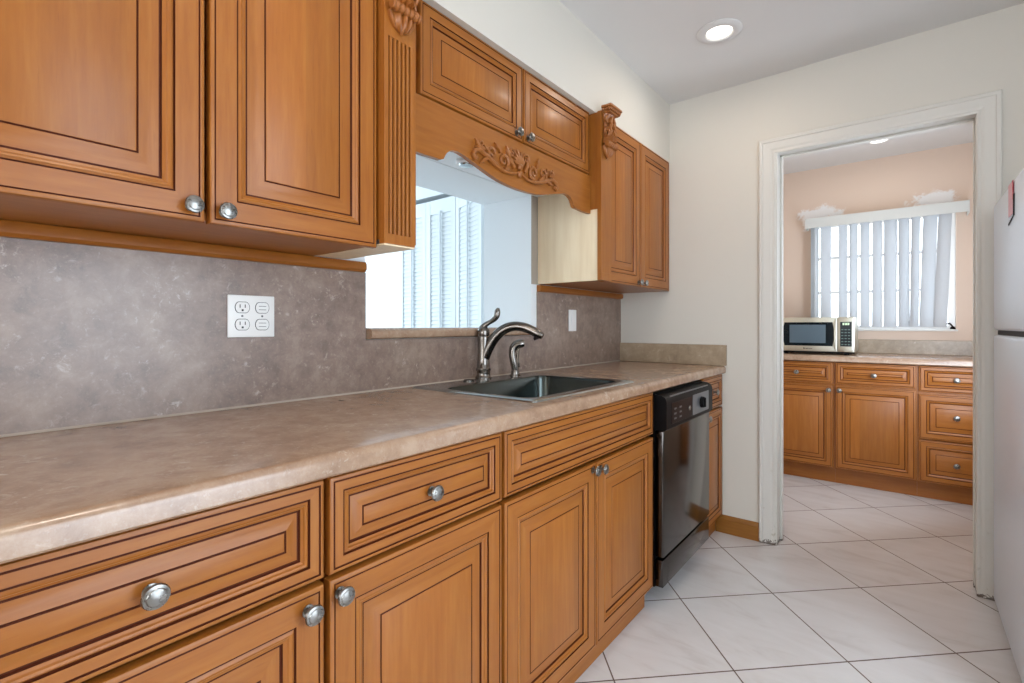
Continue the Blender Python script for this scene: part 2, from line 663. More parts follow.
def _added_win(m):
    for x in (0.3, 1.225, 2.15):
        m.box(x, x + 0.05, -2.48, -2.42, 0.8, 2.1, 'trim')
    m.box(0.3, 2.2, -2.48, -2.42, 0.8, 0.85, 'trim')
    m.box(0.3, 2.2, -2.48, -2.42, 2.05, 2.1, 'trim')
    m.box(0.35, 2.15, -2.455, -2.449, 0.85, 2.05, 'glass')


struct('added_window', _added_win)  # unseen window added to go with the fill from behind the camera


# doorway lining and casing
def _casing(m):
    y1 = YF
    # jamb lining with a stop bead
    for a, b in ((0.873, 0.885), (1.637, 1.650)):
        m.box(a, b, YF - 0.004, 2.964, 0, 2.045, 'trim')
    m.box(0.873, 1.650, YF - 0.004, 2.964, 2.033, 2.045, 'trim')
    m.box(0.885, 0.897, 2.905, 2.935, 0, 2.033, 'trim', 0.002)
    m.box(1.632, 1.637, 2.905, 2.935, 0, 2.033, 'trim', 0.002)
    m.box(0.885, 1.635, 2.905, 2.935, 2.021, 2.033, 'trim', 0.002)
    # mitred casing, profiled: (inset from outer edge, thickness)
    prof = [(0.0, 0.0), (0.0, 0.016), (0.004, 0.019), (0.016, 0.019), (0.020, 0.015), (0.052, 0.013), (0.062, 0.010), (0.069, 0.011), (0.076, 0.009), (0.076, 0.0)]
    xo0, xo1, zo = 0.803, 1.711, 2.100
    loops = []
    for ins, th in prof:
        loops.append([(xo0 + ins, y1 - th, 0), (xo0 + ins, y1 - th, zo - ins), (xo1 - ins, y1 - th, zo - ins), (xo1 - ins, y1 - th, 0)])
    m.rings(loops, 'trim', closed=False, cap=(False, False))
    # far-side casing
    m.box(0.803, 0.876, 2.96, 2.975, 0, 2.10, 'trim')
    m.box(1.647, 1.711, 2.96, 2.975, 0, 2.10, 'trim')
    m.box(0.876, 1.647, 2.96, 2.975, 2.04, 2.10, 'trim')


struct('door_1', _casing)


def _bb(m):
    poly = [(0, 0), (-0.014, 0), (-0.014, 0.075), (-0.009, 0.090), (0, 0.096)]
    m.prism(poly, 0.584, 0.803, lambda u, v, d: (d, YF + u, v), 'grout_wood')


struct('baseboard_far', _bb)


# pantry behind the doorway
def _pb(m):
    m.box(0.4, 0.79, 4.75, 4.90, 0, CEIL, 'peach')
    m.box(1.69, 2.0, 4.75, 4.90, 0, CEIL, 'peach')
    m.box(0.79, 1.69, 4.75, 4.90, 0, 1.106, 'peach')
    m.box(0.79, 1.69, 4.75, 4.90, 1.985, CEIL, 'peach')


struct('wall_pantry_back', _pb)
struct('wall_pantry_left', lambda m: m.box(0.4, 0.5, 2.96, 4.75, 0, CEIL, 'peach_plain'))
struct('wall_pantry_right', lambda m: m.box(1.9, 2.0, 2.96, 4.75, 0, CEIL, 'peach_plain'))


def _w1(m):
    y0, y1 = 4.80, 4.845
    m.box(0.79, 0.83, y0, y1, 1.106, 1.985, 'white')
    m.box(1.65, 1.69, y0, y1, 1.106, 1.985, 'white')
    m.box(0.83, 1.65, y0, y1, 1.945, 1.985, 'white')
    m.box(0.83, 1.65, y0, y1, 1.106, 1.135, 'white')
    m.box(1.225, 1.265, y0, y1, 1.135, 1.945, 'white')
    for z in (1.396, 1.680):
        m.box(0.83, 1.225, y0 + 0.006, y1 - 0.006, z, z + 0.022, 'white')
        m.box(1.265, 1.65, y0 + 0.006, y1 - 0.006, z, z + 0.022, 'white')
    m.box(0.83, 1.225, 4.82, 4.824, 1.135, 1.945, 'glass')
    m.box(1.265, 1.65, 4.82, 4.824, 1.135, 1.945, 'glass')
    m.box(0.775, 1.70, 4.735, 4.80, 1.094, 1.108, 'trim', 0.003)


struct('window_1', _w1)

# room seen through the pass-through
struct('wall_dining_far', lambda m: (m.box(-3.2, -1.63, 2.42, 2.52, 0, CEIL, 'white_wall'), m.box(-1.63, -0.96, 2.42, 2.52, 2.075, CEIL, 'white_wall'),
                                     m.box(-0.96, -0.28, 2.42, 2.52, 0, CEIL, 'white_wall'), m.box(-1.70, -0.90, 2.53, 2.57, 0, 2.2, 'void')))
struct('wall_dining_left', lambda m: m.box(-3.3, -3.2, -2.4, 2.52, 0, CEIL, 'white_wall'))
struct('wall_dining_back', lambda m: m.box(-3.3, -0.28, -2.5, -2.4, 0, CEIL, 'white_wall'))

# ------------------------------------------------------------------ stone surfaces
def _top(mb, y0, y1, hole):
    zt, zb, xf = 0.914, 0.875, 0.635
    n = 7
    prof = [(0.56, zb), (xf - 0.004, zb), (xf, zb + 0.004)]
    R = 0.016
    for k in range(n):
        q = PI / 2 * k / (n - 1)
        prof.append((xf - R + R * math.cos(q), zt - R + R * math.sin(q)))
    prof.append((0.56, zt))
    mb.prism(prof, y0, y1, lambda u, v, d: (u, d, v), 'counter')
    hx0, hx1, hy0, hy1 = hole
    mb.box(0.001, 0.56, y0, hy0, zb, zt, 'counter')
    mb.box(0.001, 0.56, hy1, y1, zb, zt, 'counter')
    mb.box(0.001, hx0, hy0, hy1, zb, zt, 'counter')
    mb.box(hx1, 0.56, hy0, hy1, zb, zt, 'counter')


mb = MB()
_top(mb, -0.06, 2.829, (0.075, 0.552, 1.155, 1.775))
tag(mb.build('countertop', angle=40), 'long brown stone-look kitchen countertop with rounded front edge around the sink', 'countertop')

mb = MB()
mb.box(0.001, 0.009, -0.06, 0.962, 0.915, 1.309, 'splash')
mb.box(0.001, 0.009, 0.962, 1.936, 0.915, 1.087, 'splash')
mb.box(0.001, 0.009, 1.936, 2.829, 0.915, 1.299, 'splash')
bsp = tag(mb.build('backsplash'), 'tall taupe stone-look backsplash on the left wall behind the sink', 'backsplash')

mb = MB()
mb.prism([(0.0092, 0.9145), (0.0135, 0.9145), (0.0092, 0.9195)], -0.06, 2.811, lambda u, v, d: (u, d, v), 'caulk')
mb.build('caulk_line', bsp, label='pale caulk line')
mb = MB()
mb.box(0.0095, 0.641, 2.812, 2.8295, 0.915, 1.028, 'splash_end', 0.002, 1)
tag(mb.build('side_splash'), 'short tan stone-look splash on the wall at the counter end by the doorway', 'backsplash')

mb = MB()
prof = [(-0.05, 1.089), (0.024, 1.089), (0.033, 1.094), (0.037, 1.104), (0.035, 1.116), (0.027, 1.124), (0.018, 1.126), (-0.05, 1.126)]
mb.prism(prof, 0.967, 1.891, lambda u, v, d: (u, d, v), 'counter')
tag(mb.build('pass_through_ledge'), 'brown stone-look ledge with rounded nose under the pass-through opening', 'ledge')

# moulding strips that cap the backsplash under the wall cabinets
MOLD = [(0, 0), (0.016, 0), (0.024, 0.008), (0.024, 0.024), (0.020, 0.032), (0, 0.032)]
mb = MB()
mb.prism(MOLD, -0.06, 0.955, lambda u, v, d: (0.001 + u, d, 1.3095 + v), 'wood_hy')
tag(mb.build('wood_moulding'), 'long wooden strip above the backsplash and double outlet, under the big wall cabinet', 'moulding')
mb = MB()
mb.prism(MOLD, 1.938, 2.829, lambda u, v, d: (0.001 + u, d, 1.2995 + v), 'wood_hy')
tag(mb.build('wood_moulding'), 'wooden strip above the light switch, under the small two-door wall cabinet', 'moulding')


# ------------------------------------------------------------------ base cabinets of the left run
def carcass(parent, y0, y1, toe=0.58):
    mb = MB()
    t = 0.016
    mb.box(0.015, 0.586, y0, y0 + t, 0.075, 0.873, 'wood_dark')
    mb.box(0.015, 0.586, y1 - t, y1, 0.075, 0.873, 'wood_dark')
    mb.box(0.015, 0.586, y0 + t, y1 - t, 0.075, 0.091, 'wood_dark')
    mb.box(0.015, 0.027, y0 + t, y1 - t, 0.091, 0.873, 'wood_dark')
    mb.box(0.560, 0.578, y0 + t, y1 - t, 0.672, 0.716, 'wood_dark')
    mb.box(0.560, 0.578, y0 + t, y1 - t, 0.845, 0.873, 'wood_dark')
    mb.build('carcass', parent)
    mb = MB()
    mb.box(toe - 0.016, toe, y0, y1, 0.001, 0.0745, 'wood_hy')
    mb.build('toe_kick', parent)


XB = 0.599
bc = thing('base_cabinet', 'base cabinet nearest the camera under the counter, drawer above a right-knobbed door', 'cabinet', (0.3, 0.205, 0))
carcass(bc, -0.048, 0.459)
d = panel('drawer', bc, -0.046, 0.457, 0.700, 0.869, XB, mapL, DRAWER, level=True)
knob(d, 0.208, 0.782, 0.6175)
d = panel('door', bc, -0.046, 0.457, 0.096, 0.690, XB, mapL, DOOR)
knob(d, 0.427, 0.657, 0.619)

bc = thing('base_cabinet', 'base cabinet left of the sink cabinet, one drawer over a left-knobbed door', 'cabinet', (0.3, 0.70, 0))
carcass(bc, 0.4645, 0.937)
d = panel('drawer', bc, 0.4665, 0.934, 0.699, 0.869, XB, mapL, DRAWER, level=True)
knob(d, 0.701, 0.785, 0.6175)
d = panel('door', bc, 0.4665, 0.934, 0.096, 0.690, XB, mapL, DOOR)
knob(d, 0.486, 0.663, 0.619)

bc = thing('sink_cabinet', 'wide two-door base cabinet under the sink with a knobless false drawer front', 'cabinet', (0.3, 1.41, 0))
carcass(bc, 0.943, 1.876)
panel('false_drawer_front', bc, 0.945, 1.872, 0.703, 0.869, XB, mapL, DRAWER, level=True)
d = panel('door', bc, 0.945, 1.410, 0.096, 0.690, XB, mapL, DOOR)
knob(d, 1.386, 0.672, 0.619)
d = panel('door', bc, 1.414, 1.872, 0.096, 0.690, XB, mapL, DOOR)
knob(d, 1.438, 0.666, 0.619)

bc = thing('base_cabinet', 'narrow base cabinet between the dishwasher and the far wall, drawer over door', 'cabinet', (0.3, 2.66, 0))
carcass(bc, 2.497, 2.826)
d = panel('drawer', bc, 2.499, 2.824, 0.700, 0.869, XB, mapL, DRAWER, level=True)
knob(d, 2.668, 0.786, 0.6175)
d = panel('door', bc, 2.499, 2.824, 0.096, 0.690, XB, mapL, MID)
knob(d, 2.545, 0.664, 0.619)

# ------------------------------------------------------------------ wall cabinets
def wall_carcass(parent, y0, y1, z0, z1, xf, side=None):
    mb = MB()
    mb.box(0.002, xf - 0.030, y0, y1, z0 + 0.017, z1, 'wood_v')
    mb.box(0.002, xf, y0, y1, z0, z0 + 0.016, 'wood_hy')
    mb.build('carcass', parent)
    if side:
        side_z = 1.655
        mb = MB()
        mb.box(0.004, 0.3315, 1.944, y0 - 0.0003, z0 + 0.001, side_z, 'pale_ply')
        mb.box(0.004, 0.280, 1.944, y0 - 0.0003, side_z, 2.086, 'pale_ply')
        mb.build('side_panel', parent, label='pale cream unfinished side panel')


wc = thing('wall_cabinet', 'large two-door wall cabinet nearest the camera, above the double outlet', 'cabinet', (0.155, 0.38, 1.343))
wall_carcass(wc, -0.02, 0.776, 1.343, 2.087, 0.309)
d = panel('door', wc, -0.018, 0.3735, 1.336, 2.084, 0.310, mapL, DOOR)
knob(d, 0.349, 1.364, 0.330)
d = panel('door', wc, 0.3815, 0.774, 1.336, 2.084, 0.310, mapL, DOOR)
knob(d, 0.408, 1.362, 0.330)

wc = thing('wall_cabinet', 'small two-door wall cabinet with pale cream side, beside the far wall', 'cabinet', (0.155, 2.4, 1.336))
wall_carcass(wc, 1.960, 2.826, 1.336, 2.087, 0.309, True)
mb = MB()
mb.box(0.2805, 0.3315, 1.944, 1.9597, 1.6553, 2.086, 'wood_v')
mb.build('end_strip', wc)
d = panel('door', wc, 2.012, 2.402, 1.336, 2.086, 0.310, mapL, DOOR)
knob(d, 2.374, 1.357, 0.330)
d = panel('door', wc, 2.407, 2.797, 1.336, 2.086, 0.310, mapL, DOOR)
knob(d, 2.435, 1.357, 0.330)
mb = MB()
mb.box(0.29, 0.318, 2.7985, 2.8285, 1.336, 2.087, 'wood_v', 0.001, 1)
mb.build('filler_strip', wc)

wc = thing('bridge_cabinet', 'short two-door wall cabinet over the pass-through opening', 'cabinet', (0.14, 1.42, 1.77))
mb = MB()
mb.box(0.002, 0.279, 0.905, 1.9415, 1.775, 2.087, 'wood_v')
mb.build('carcass', wc)
mb = MB()
mb.box(0.002, 0.279, 0.905, 1.9415, 1.761, 1.7745, 'white_wall')
mb.build('underside_panel', wc, label='white underside panel')
d = panel('door', wc, 0.946, 1.436, 1.812, 2.100 - 0.014, 0.280, mapL, MID)
knob(d, 1.398, 1.833, 0.300)
d = panel('door', wc, 1.442, 1.926, 1.812, 2.100 - 0.014, 0.280, mapL, MID)
knob(d, 1.466, 1.833, 0.300)

# valance with its carved applique
half = [(0.905, 1.637), (0.960, 1.637), (1.030, 1.640), (1.041, 1.645), (1.047, 1.656), (1.055, 1.667), (1.066, 1.676), (1.082, 1.682), (1.098, 1.684), (1.113, 1.683), (1.136, 1.679),
        (1.159, 1.673), (1.195, 1.664), (1.232, 1.655), (1.270, 1.646), (1.31, 1.639), (1.365, 1.634), (1.42, 1.632)]
prof = half + [(2.84 - y, z) for y, z in reversed(half[:-1])]
prof = [(0.905, 1.806)] + [(y, z) for y, z in prof]
prof = [(min(y, 1.9405), z) for y, z in prof] + [(1.9405, 1.637), (1.9405, 1.806)]
va = thing('valance', 'scalloped wooden valance board under the bridge cabinet with carved scrollwork', 'valance', (0.285, 1.42, 1.637))
mb = MB()
bot = prof[1:-1]
for xx in (0.2795, 0.2965):
    lo = [mb.bm.verts.new((xx, y, z)) for y, z in bot]
    hi = [mb.bm.verts.new((xx, y, 1.806)) for y, z in bot]
    for k in range(len(bot) - 1):
        mb.face([lo[k], lo[k + 1], hi[k + 1], hi[k]], 'wood_hy')
    if xx < 0.29:
        lo0, hi0 = lo, hi
for k in range(len(bot) - 1):
    mb.face([lo0[k], lo0[k + 1], lo[k + 1], lo[k]], 'wood_hy')
    mb.face([hi0[k], hi0[k + 1], hi[k + 1], hi[k]], 'wood_hy')
for k in (0, len(bot) - 1):
    mb.face([lo0[k], lo[k], hi[k], hi0[k]], 'wood_hy')
mb.build('board', va, angle=20)


def spiral(cy, cz, r0, r1, a0, turns, n=22):
    return [(0, cy + (r0 + (r1 - r0) * k / n) * math.cos(a0 + 2 * PI * turns * k / n), cz + (r0 + (r1 - r0) * k / n) * math.sin(a0 + 2 * PI * turns * k / n)) for k in range(n + 1)]


def leaf(mb, x, y, z, ang, L, W, mat, th=0.008):
    """a small carved leaf: tapered ribbed blade lying on the board"""
    n, seg = 7, 8
    loops = []
    for i in range(n + 1):
        t = i / n
        w = W * (math.sin(PI * min(1, t * 0.85 + 0.12)) ** 0.8) * (1 + 0.18 * math.sin(t * 14))
        h = th * (1 - 0.55 * t) + 0.004 * math.sin(t * PI)
        bend = 0.25 * L * t * t
        py = t * L
        lp = []
        for k in range(seg):
            q = 2 * PI * k / seg
            u, v = math.cos(q) * w, math.sin(q) * h * (0.65 + 0.35 * abs(math.cos(q)))
            yy = py * math.cos(ang) - (u + bend) * math.sin(ang)
            zz = py * math.sin(ang) + (u + bend) * math.cos(ang)
            lp.append((x + v, y + yy, z + zz))
        loops.append(lp)
    mb.rings(loops, mat)


mb = MB()
X0 = 0.2975
for s in (-1, 1):
    mir = lambda pts: [(X0 + 0.004 + x, 1.412 + s * y, z) for x, y, z in pts]
    # long stem ending in an outer volute
    st = [(0, 0.012, 1.688), (0, 0.05, 1.676), (0, 0.095, 1.676), (0, 0.14, 1.688), (0, 0.18, 1.704), (0, 0.215, 1.714), (0, 0.238, 1.706), (0, 0.246, 1.692), (0, 0.238, 1.682), (0, 0.228, 1.686), (0, 0.228, 1.694)]
    mb.tube(mir(st), [0.004, 0.006, 0.0075, 0.0085, 0.0085, 0.0085, 0.009, 0.0095, 0.009, 0.007, 0.004], 'carved', 10)
    mb.tube(mir(spiral(0.150, 1.722, 0.026, 0.004, -0.6 * PI, 1.35)), [0.0065 - 0.0035 * k / 22 for k in range(23)], 'carved', 8)
    mb.tube(mir(spiral(0.088, 1.712, 0.028, 0.004, -0.5 * PI, -1.4)), [0.0072 - 0.004 * k / 22 for k in range(23)], 'carved', 8)
    mb.tube(mir(spiral(0.205, 1.738, 0.016, 0.003, 1.2 * PI, 1.2)), [0.0055 - 0.003 * k / 22 for k in range(23)], 'carved', 8)
    mb.tube(mir(spiral(0.043, 1.752, 0.017, 0.003, 0.9 * PI, -1.3)), [0.0055 - 0.003 * k / 22 for k in range(23)], 'carved', 8)
    for (y, z, a, L, W) in ((0.03, 1.70, 0.9, 0.055, 0.010), (0.06, 1.725, 1.5, 0.045, 0.009), (0.105, 1.735, 0.95, 0.042, 0.009), (0.12, 1.69, 0.4, 0.055, 0.009),
                            (0.165, 1.712, 1.0, 0.040, 0.008), (0.19, 1.722, 0.2, 0.045, 0.008), (0.215, 1.715, 1.25, 0.038, 0.008), (0.06, 1.69, -0.15, 0.04, 0.007), (0.17, 1.70, -0.35, 0.05, 0.007)):
        aa = a if s > 0 else PI - a
        leaf(mb, X0 + 0.003, 1.412 + s * y, z, aa, L, W, 'carved', 0.009)
for k in range(7):
    a = PI / 2 + (k - 3) * 0.36
    leaf(mb, X0 + 0.004, 1.412, 1.716, a, 0.055 - 0.004 * abs(k - 3), 0.0075, 'carved', 0.011)
mb.ell((X0 + 0.006, 1.412, 1.712), (0.011, 0.014, 0.012), 'carved')
mb.ell((X0 + 0.004, 1.412, 1.686), (0.009, 0.011, 0.014), 'carved')
mb.build('carved_applique', va, label='carved leaf and scroll ornament')


# pilasters with corbels
def corbel(parent, yc, zt, xb):
    """acanthus corbel, 0.22 tall, projecting from x = xb"""
    mb = MB()
    W = 0.050
    mb.box(xb, xb + 0.050, yc - W - 0.005, yc + W + 0.005, zt - 0.012, zt, 'carved', 0.003)
    mb.box(xb, xb + 0.044, yc - W, yc + W, zt - 0.022, zt - 0.012, 'carved', 0.003)
    mb.box(xb, xb + 0.038, yc - W + 0.006, yc + W - 0.006, zt - 0.032, zt - 0.022, 'carved', 0.003)
    for k in range(7):      # egg-and-dart under the cap
        mb.ell((xb + 0.042, yc - 0.042 + 0.014 * k, zt - 0.019), (0.006, 0.0055, 0.007), 'carved', 8, 6)
    for k in range(3):
        mb.ell((xb + 0.010 + 0.013 * k, yc - W, zt - 0.019), (0.0055, 0.006, 0.007), 'carved', 8, 6)
        mb.ell((xb + 0.010 + 0.013 * k, yc + W, zt - 0.019), (0.0055, 0.006, 0.007), 'carved', 8, 6)
    # ribbed S body
    loops = []
    n, seg = 16, 28
    for i in range(n + 1):
        t = i / n
        z = zt - 0.030 - 0.128 * t
        dep = 0.034 - 0.020 * math.sin(PI * min(1, t * 1.15)) + 0.012 * t * t
        w = 0.040 - 0.010 * math.sin(PI * t * 0.9)
        lp = [(xb, yc - w, z)]
        for k in range(seg + 1):
            u = -1 + 2 * k / seg
            rib = 0.82 + 0.18 * math.cos(u * 5 * PI)
            lp.append((xb + 0.001 + dep * math.sqrt(max(0, 1 - u * u * 0.85)) * rib, yc + u * w, z + 0.004 * math.cos(u * 5 * PI)))
        lp.append((xb, yc + w, z))
        loops.append(lp)
    mb.rings(loops, 'carved')
    for s in (-1, 1):        # curling side leaves and volutes
        for (dz, L, a) in ((0.045, 0.04, -1.2), (0.07, 0.045, -1.0), (0.10, 0.04, -0.8)):
            aa = a if s > 0 else PI - a
            leaf(mb, xb + 0.026, yc + s * 0.008, zt - dz, aa, L, 0.010, 'carved', 0.010)
        sp = spiral(0, 0, 0.022, 0.003, 0.5 * PI, 1.5)
        mb.tube([(xb + 0.020 + p[1] * 0.7, yc + s * 0.034, zt - 0.115 + p[2]) for p in sp], [0.0065 - 0.003 * k / 22 for k in range(23)], 'carved', 8)
        mb.tube([(xb + 0.016, yc + s * 0.030 + p[1] * 0.8, zt - 0.055 + p[2]) for p in spiral(0, 0, 0.015, 0.002, 0, s * 1.5)], [0.006 - 0.003 * k / 22 for k in range(23)], 'carved', 8)
    # rolled band
    ys = [yc - 0.046 + 0.092 * k / 24 for k in range(25)]
    mb.tube([(xb + 0.024, y, zt - 0.168) for y in ys], [0.0125 + 0.0022 * math.cos(k * PI / 2) - (0.004 if k in (0, 24) else 0) for k in range(25)], 'carved', 14)
    # hanging leaf below the roll
    loops = []
    for i in range(11):
        t = i / 10
        z = zt - 0.172 - 0.045 * t
        w = 0.040 * math.sqrt(max(0.02, 1 - t ** 2.2))
        dep = 0.026 * math.sqrt(max(0.03, 1 - t ** 2)) + 0.006 * math.sin(PI * t)
        lp = [(xb, yc - w, z)]
        for k in range(seg + 1):
            u = -1 + 2 * k / seg
            rib = 0.78 + 0.22 * math.cos(u * 4 * PI)
            lp.append((xb + 0.001 + dep * math.sqrt(max(0, 1 - u * u * 0.9)) * rib, yc + u * w, z - 0.006 * (1 - u * u) * t))
        lp.append((xb, yc + w, z))
        loops.append(lp)
    mb.rings(loops, 'carved')
    return mb.build('corbel', parent, label='carved leaf corbel', angle=50)


def pilaster(name, label, y0, y1, z0, fluted, cor_z):
    xf = 0.353
    p = thing(name, label, 'pilaster', (0.34, (y0 + y1) / 2, z0))
    mb = MB()
    zt = 2.0875
    if fluted:
        n = 6
        gz0, gz1 = z0 + 0.026, 1.888
        m0 = 0.013
        pitch = (y1 - y0 - m0 - 0.006) / n
        mb.box(0.332, xf, y0, y1, z0, gz0, 'wood_v')
        mb.box(0.332, xf, y0, y1, gz1, zt, 'wood_v')
        # cross-section with rounded flutes between reeds
        sec = [(0.332, y0), (xf, y0), (xf, y0 + m0)]
        for k in range(n):
            a = y0 + m0 + pitch * k
            sec += [(xf - 0.0045, a + 0.001), (xf - 0.0075, a + 0.0028), (xf - 0.0045, a + 0.0046), (xf - 0.0006, a + 0.0062), (xf, a + pitch * .55), (xf - 0.0006, a + pitch - 0.001)]
        sec += [(xf, y1), (0.332, y1)]
        lo = [mb.bm.verts.new((x, y, gz0)) for x, y in sec]
        hi = [mb.bm.verts.new((x, y, gz1)) for x, y in sec]
        for i in range(len(sec)):
            j = (i + 1) % len(sec)
            dark = i >= 2 and i < len(sec) - 3 and (i - 2) % 6 in (0, 1, 2)
            mb.face([lo[i], lo[j], hi[j], hi[i]], 'glaze' if dark else 'wood_v')
    else:
        mb.box(0.332, xf, y0, y1, z0, z0 + 0.034, 'wood_v', 0.001, 1)
        mb.box(0.332, xf - 0.002, y0 + 0.001, y1 - 0.001, z0 + 0.034, zt, 'wood_v')
    mb.build('board', p, angle=30)
    return p, xf


p, xf = pilaster('fluted_pilaster', 'fluted pilaster beside the large near wall cabinet, carved corbel at its top', 0.779, 0.880, 1.3475, True, 2.105)
mb = MB()
mb.box(0.030, 0.331, 0.779, 0.902, 1.3585, 2.0865, 'wood_v')
mb.build('filler_column', p)
mb = MB()
mb.box(0.027, 0.352, 0.780, 0.879, 1.343, 1.347, 'pale_ply')
mb.build('bottom_panel', p, label='pale unfinished bottom panel')
corbel(p, 0.8295, 2.125, 0.3535)
p, xf = pilaster('plain_pilaster', 'plain narrow pilaster on the small far wall cabinet, carved corbel at its top', 1.938, 2.036, 1.3365, False, 2.105)
corbel(p, 1.987, 2.106, 0.3535)

# puck lamp under the bridge cabinet
pl = thing('puck_light', 'small round white puck light under the bridge cabinet, behind the valance', 'lamp', (0.098, 1.345, 1.745))
mb = MB()
mb.lathe([(0.0, 0), (0.040, 0), (0.040, -0.010), (0.036, -0.014), (0.030, -0.015), (0.0, -0.015)], (0.098, 1.345, 1.7605), (0, 0, 1), 'white', 28)
mb.build('housing', pl)
mb = MB()
mb.lathe([(0.028, 0), (0.026, -0.004), (0.016, -0.007), (0.0, -0.008)], (0.098, 1.345, 1.7450), (0, 0, 1), 'steel', 24)
mb.build('lens', pl)

# ------------------------------------------------------------------ sink, faucet, sprayer
sk = thing('sink', 'rectangular stainless steel drop-in sink set in the counter', 'sink', (0.31, 1.46, 0.914))


def rrect(x0, x1, y0, y1, r, z, n=5):
    pts = []
    for cx_, cy_, a in ((x1 - r, y1 - r, 0), (x0 + r, y1 - r, PI / 2), (x0 + r, y0 + r, PI), (x1 - r, y0 + r, 1.5 * PI)):
        for k in range(n + 1):
            q = a + PI / 2 * k / n
            pts.append((cx_ + r * math.cos(q), cy_ + r * math.sin(q), z))
    return pts


mb = MB()
ox0, ox1, oy0, oy1 = 0.040, 0.577, 1.128, 1.792
ix0, ix1, iy0, iy1 = 0.158, 0.530, 1.170, 1.752
mb.rings([rrect(ox0, ox1, oy0, oy1, 0.012, 0.9142), rrect(ox0 + 0.001, ox1 - 0.001, oy0 + 0.001, oy1 - 0.001, 0.012, 0.9175), rrect(ox0 + 0.006, ox1 - 0.006, oy0 + 0.006, oy1 - 0.006, 0.012, 0.9200),
          rrect(ix0 - 0.012, ix1 + 0.012, iy0 - 0.012, iy1 + 0.012, 0.05, 0.9200), rrect(ix0 - 0.004, ix1 + 0.004, iy0 - 0.004, iy1 + 0.004, 0.05, 0.9175)], 'steel', cap=(False, False))
mb.build('rim', sk, angle=50)
mb = MB()
mb.rings([rrect(ix0 - 0.004, ix1 + 0.004, iy0 - 0.004, iy1 + 0.004, 0.05, 0.9172), rrect(ix0, ix1, iy0, iy1, 0.05, 0.905), rrect(ix0 + 0.008, ix1 - 0.008, iy0 + 0.008, iy1 - 0.008, 0.05, 0.77),
          rrect(ix0 + 0.02, ix1 - 0.02, iy0 + 0.02, iy1 - 0.02, 0.05, 0.745), rrect(ix0 + 0.05, ix1 - 0.05, iy0 + 0.05, iy1 - 0.05, 0.05, 0.738),
          rrect(0.29, 0.40, 1.41, 1.52, 0.05, 0.734)], 'basin', cap=(False, True))
mb.build('basin', sk, angle=60)
mb = MB()
mb.lathe([(0.0, 0.0), (0.042, 0.0), (0.044, 0.003), (0.036, 0.004), (0.030, 0.0015), (0.0, 0.0015)], (0.345, 1.465, 0.7345), (0, 0, 1), 'nickel', 28)
mb.build('drain', sk)

FX, FY, FZ = 0.066, 1.478, 0.920
u_dir = Vector((0.93, 0.37, 0)).normalized()
fa = thing('faucet', 'brushed nickel single-lever kitchen faucet with arched spout at the sink', 'faucet', (FX, FY, FZ))
mb = MB()
mb.lathe([(0.0, 0.0005), (0.033, 0.0005), (0.033, 0.006), (0.029, 0.010), (0.0275, 0.016), (0.0275, 0.030), (0.030, 0.033), (0.030, 0.040), (0.0265, 0.044), (0.0245, 0.08), (0.0235, 0.12), (0.0240, 0.145), (0.0255, 0.160),
          (0.0255, 0.169), (0.0225, 0.172)], (FX, FY, FZ), (0, 0, 1), 'nickel', 28)
mb.build('body', fa, angle=40)
mb = MB()


def bez(p0, p1, p2, p3, n=20):
    out = []
    for i in range(n + 1):
        t = i / n
        out.append(tuple((1 - t) ** 3 * a + 3 * (1 - t) ** 2 * t * b + 3 * (1 - t) * t * t * c + t ** 3 * d for a, b, c, d in zip(p0, p1, p2, p3)))
    return out


def fp(r, z):
    return (FX + u_dir.x * r, FY + u_dir.y * r, z)


sp = bez(fp(0.004, 1.005), fp(0.045, 1.110), fp(0.105, 1.150), fp(0.180, 1.125), 18) + bez(fp(0.180, 1.125), fp(0.205, 1.116), fp(0.222, 1.105), fp(0.246, 1.092), 6)[1:]
rr = [0.0225 - 0.004 * min(1, k / 16) for k in range(19)] + [0.0182, 0.0180, 0.0182, 0.0180, 0.0165, 0.0120]
mb.tube(sp, rr, 'nickel', 18, up=(0, 0, 1))
mb.lathe([(0.0, 0), (0.0145, 0), (0.0150, 0.010), (0.010, 0.016)], fp(0.226, 1.080), (-0.35, -0.1, 1), 'console', 16)
mb.build('spout', fa, angle=60)
mb = MB()
mb.lathe([(0.0235, 0.0), (0.0250, 0.006), (0.0255, 0.016), (0.024, 0.026), (0.019, 0.034), (0.010, 0.039), (0.0, 0.040)], (FX, FY, 1.0925), (0, 0, 1), 'nickel', 26)
hp = bez(fp(-0.012, 1.106), fp(0.000, 1.146), fp(0.034, 1.144), fp(0.052, 1.166), 12) + bez(fp(0.052, 1.166), fp(0.060, 1.177), fp(0.058, 1.190), fp(0.064, 1.205), 6)[1:]
mb.tube(hp, [0.0155, 0.0150, 0.0145, 0.0130, 0.0118, 0.0105, 0.0098, 0.0092, 0.0090, 0.0092, 0.0098, 0.0106, 0.0116, 0.0124, 0.0128, 0.0128, 0.0120, 0.0098, 0.005], 'nickel', 14, up=(0, 0, 1))
mb.build('lever_handle', fa, angle=60)

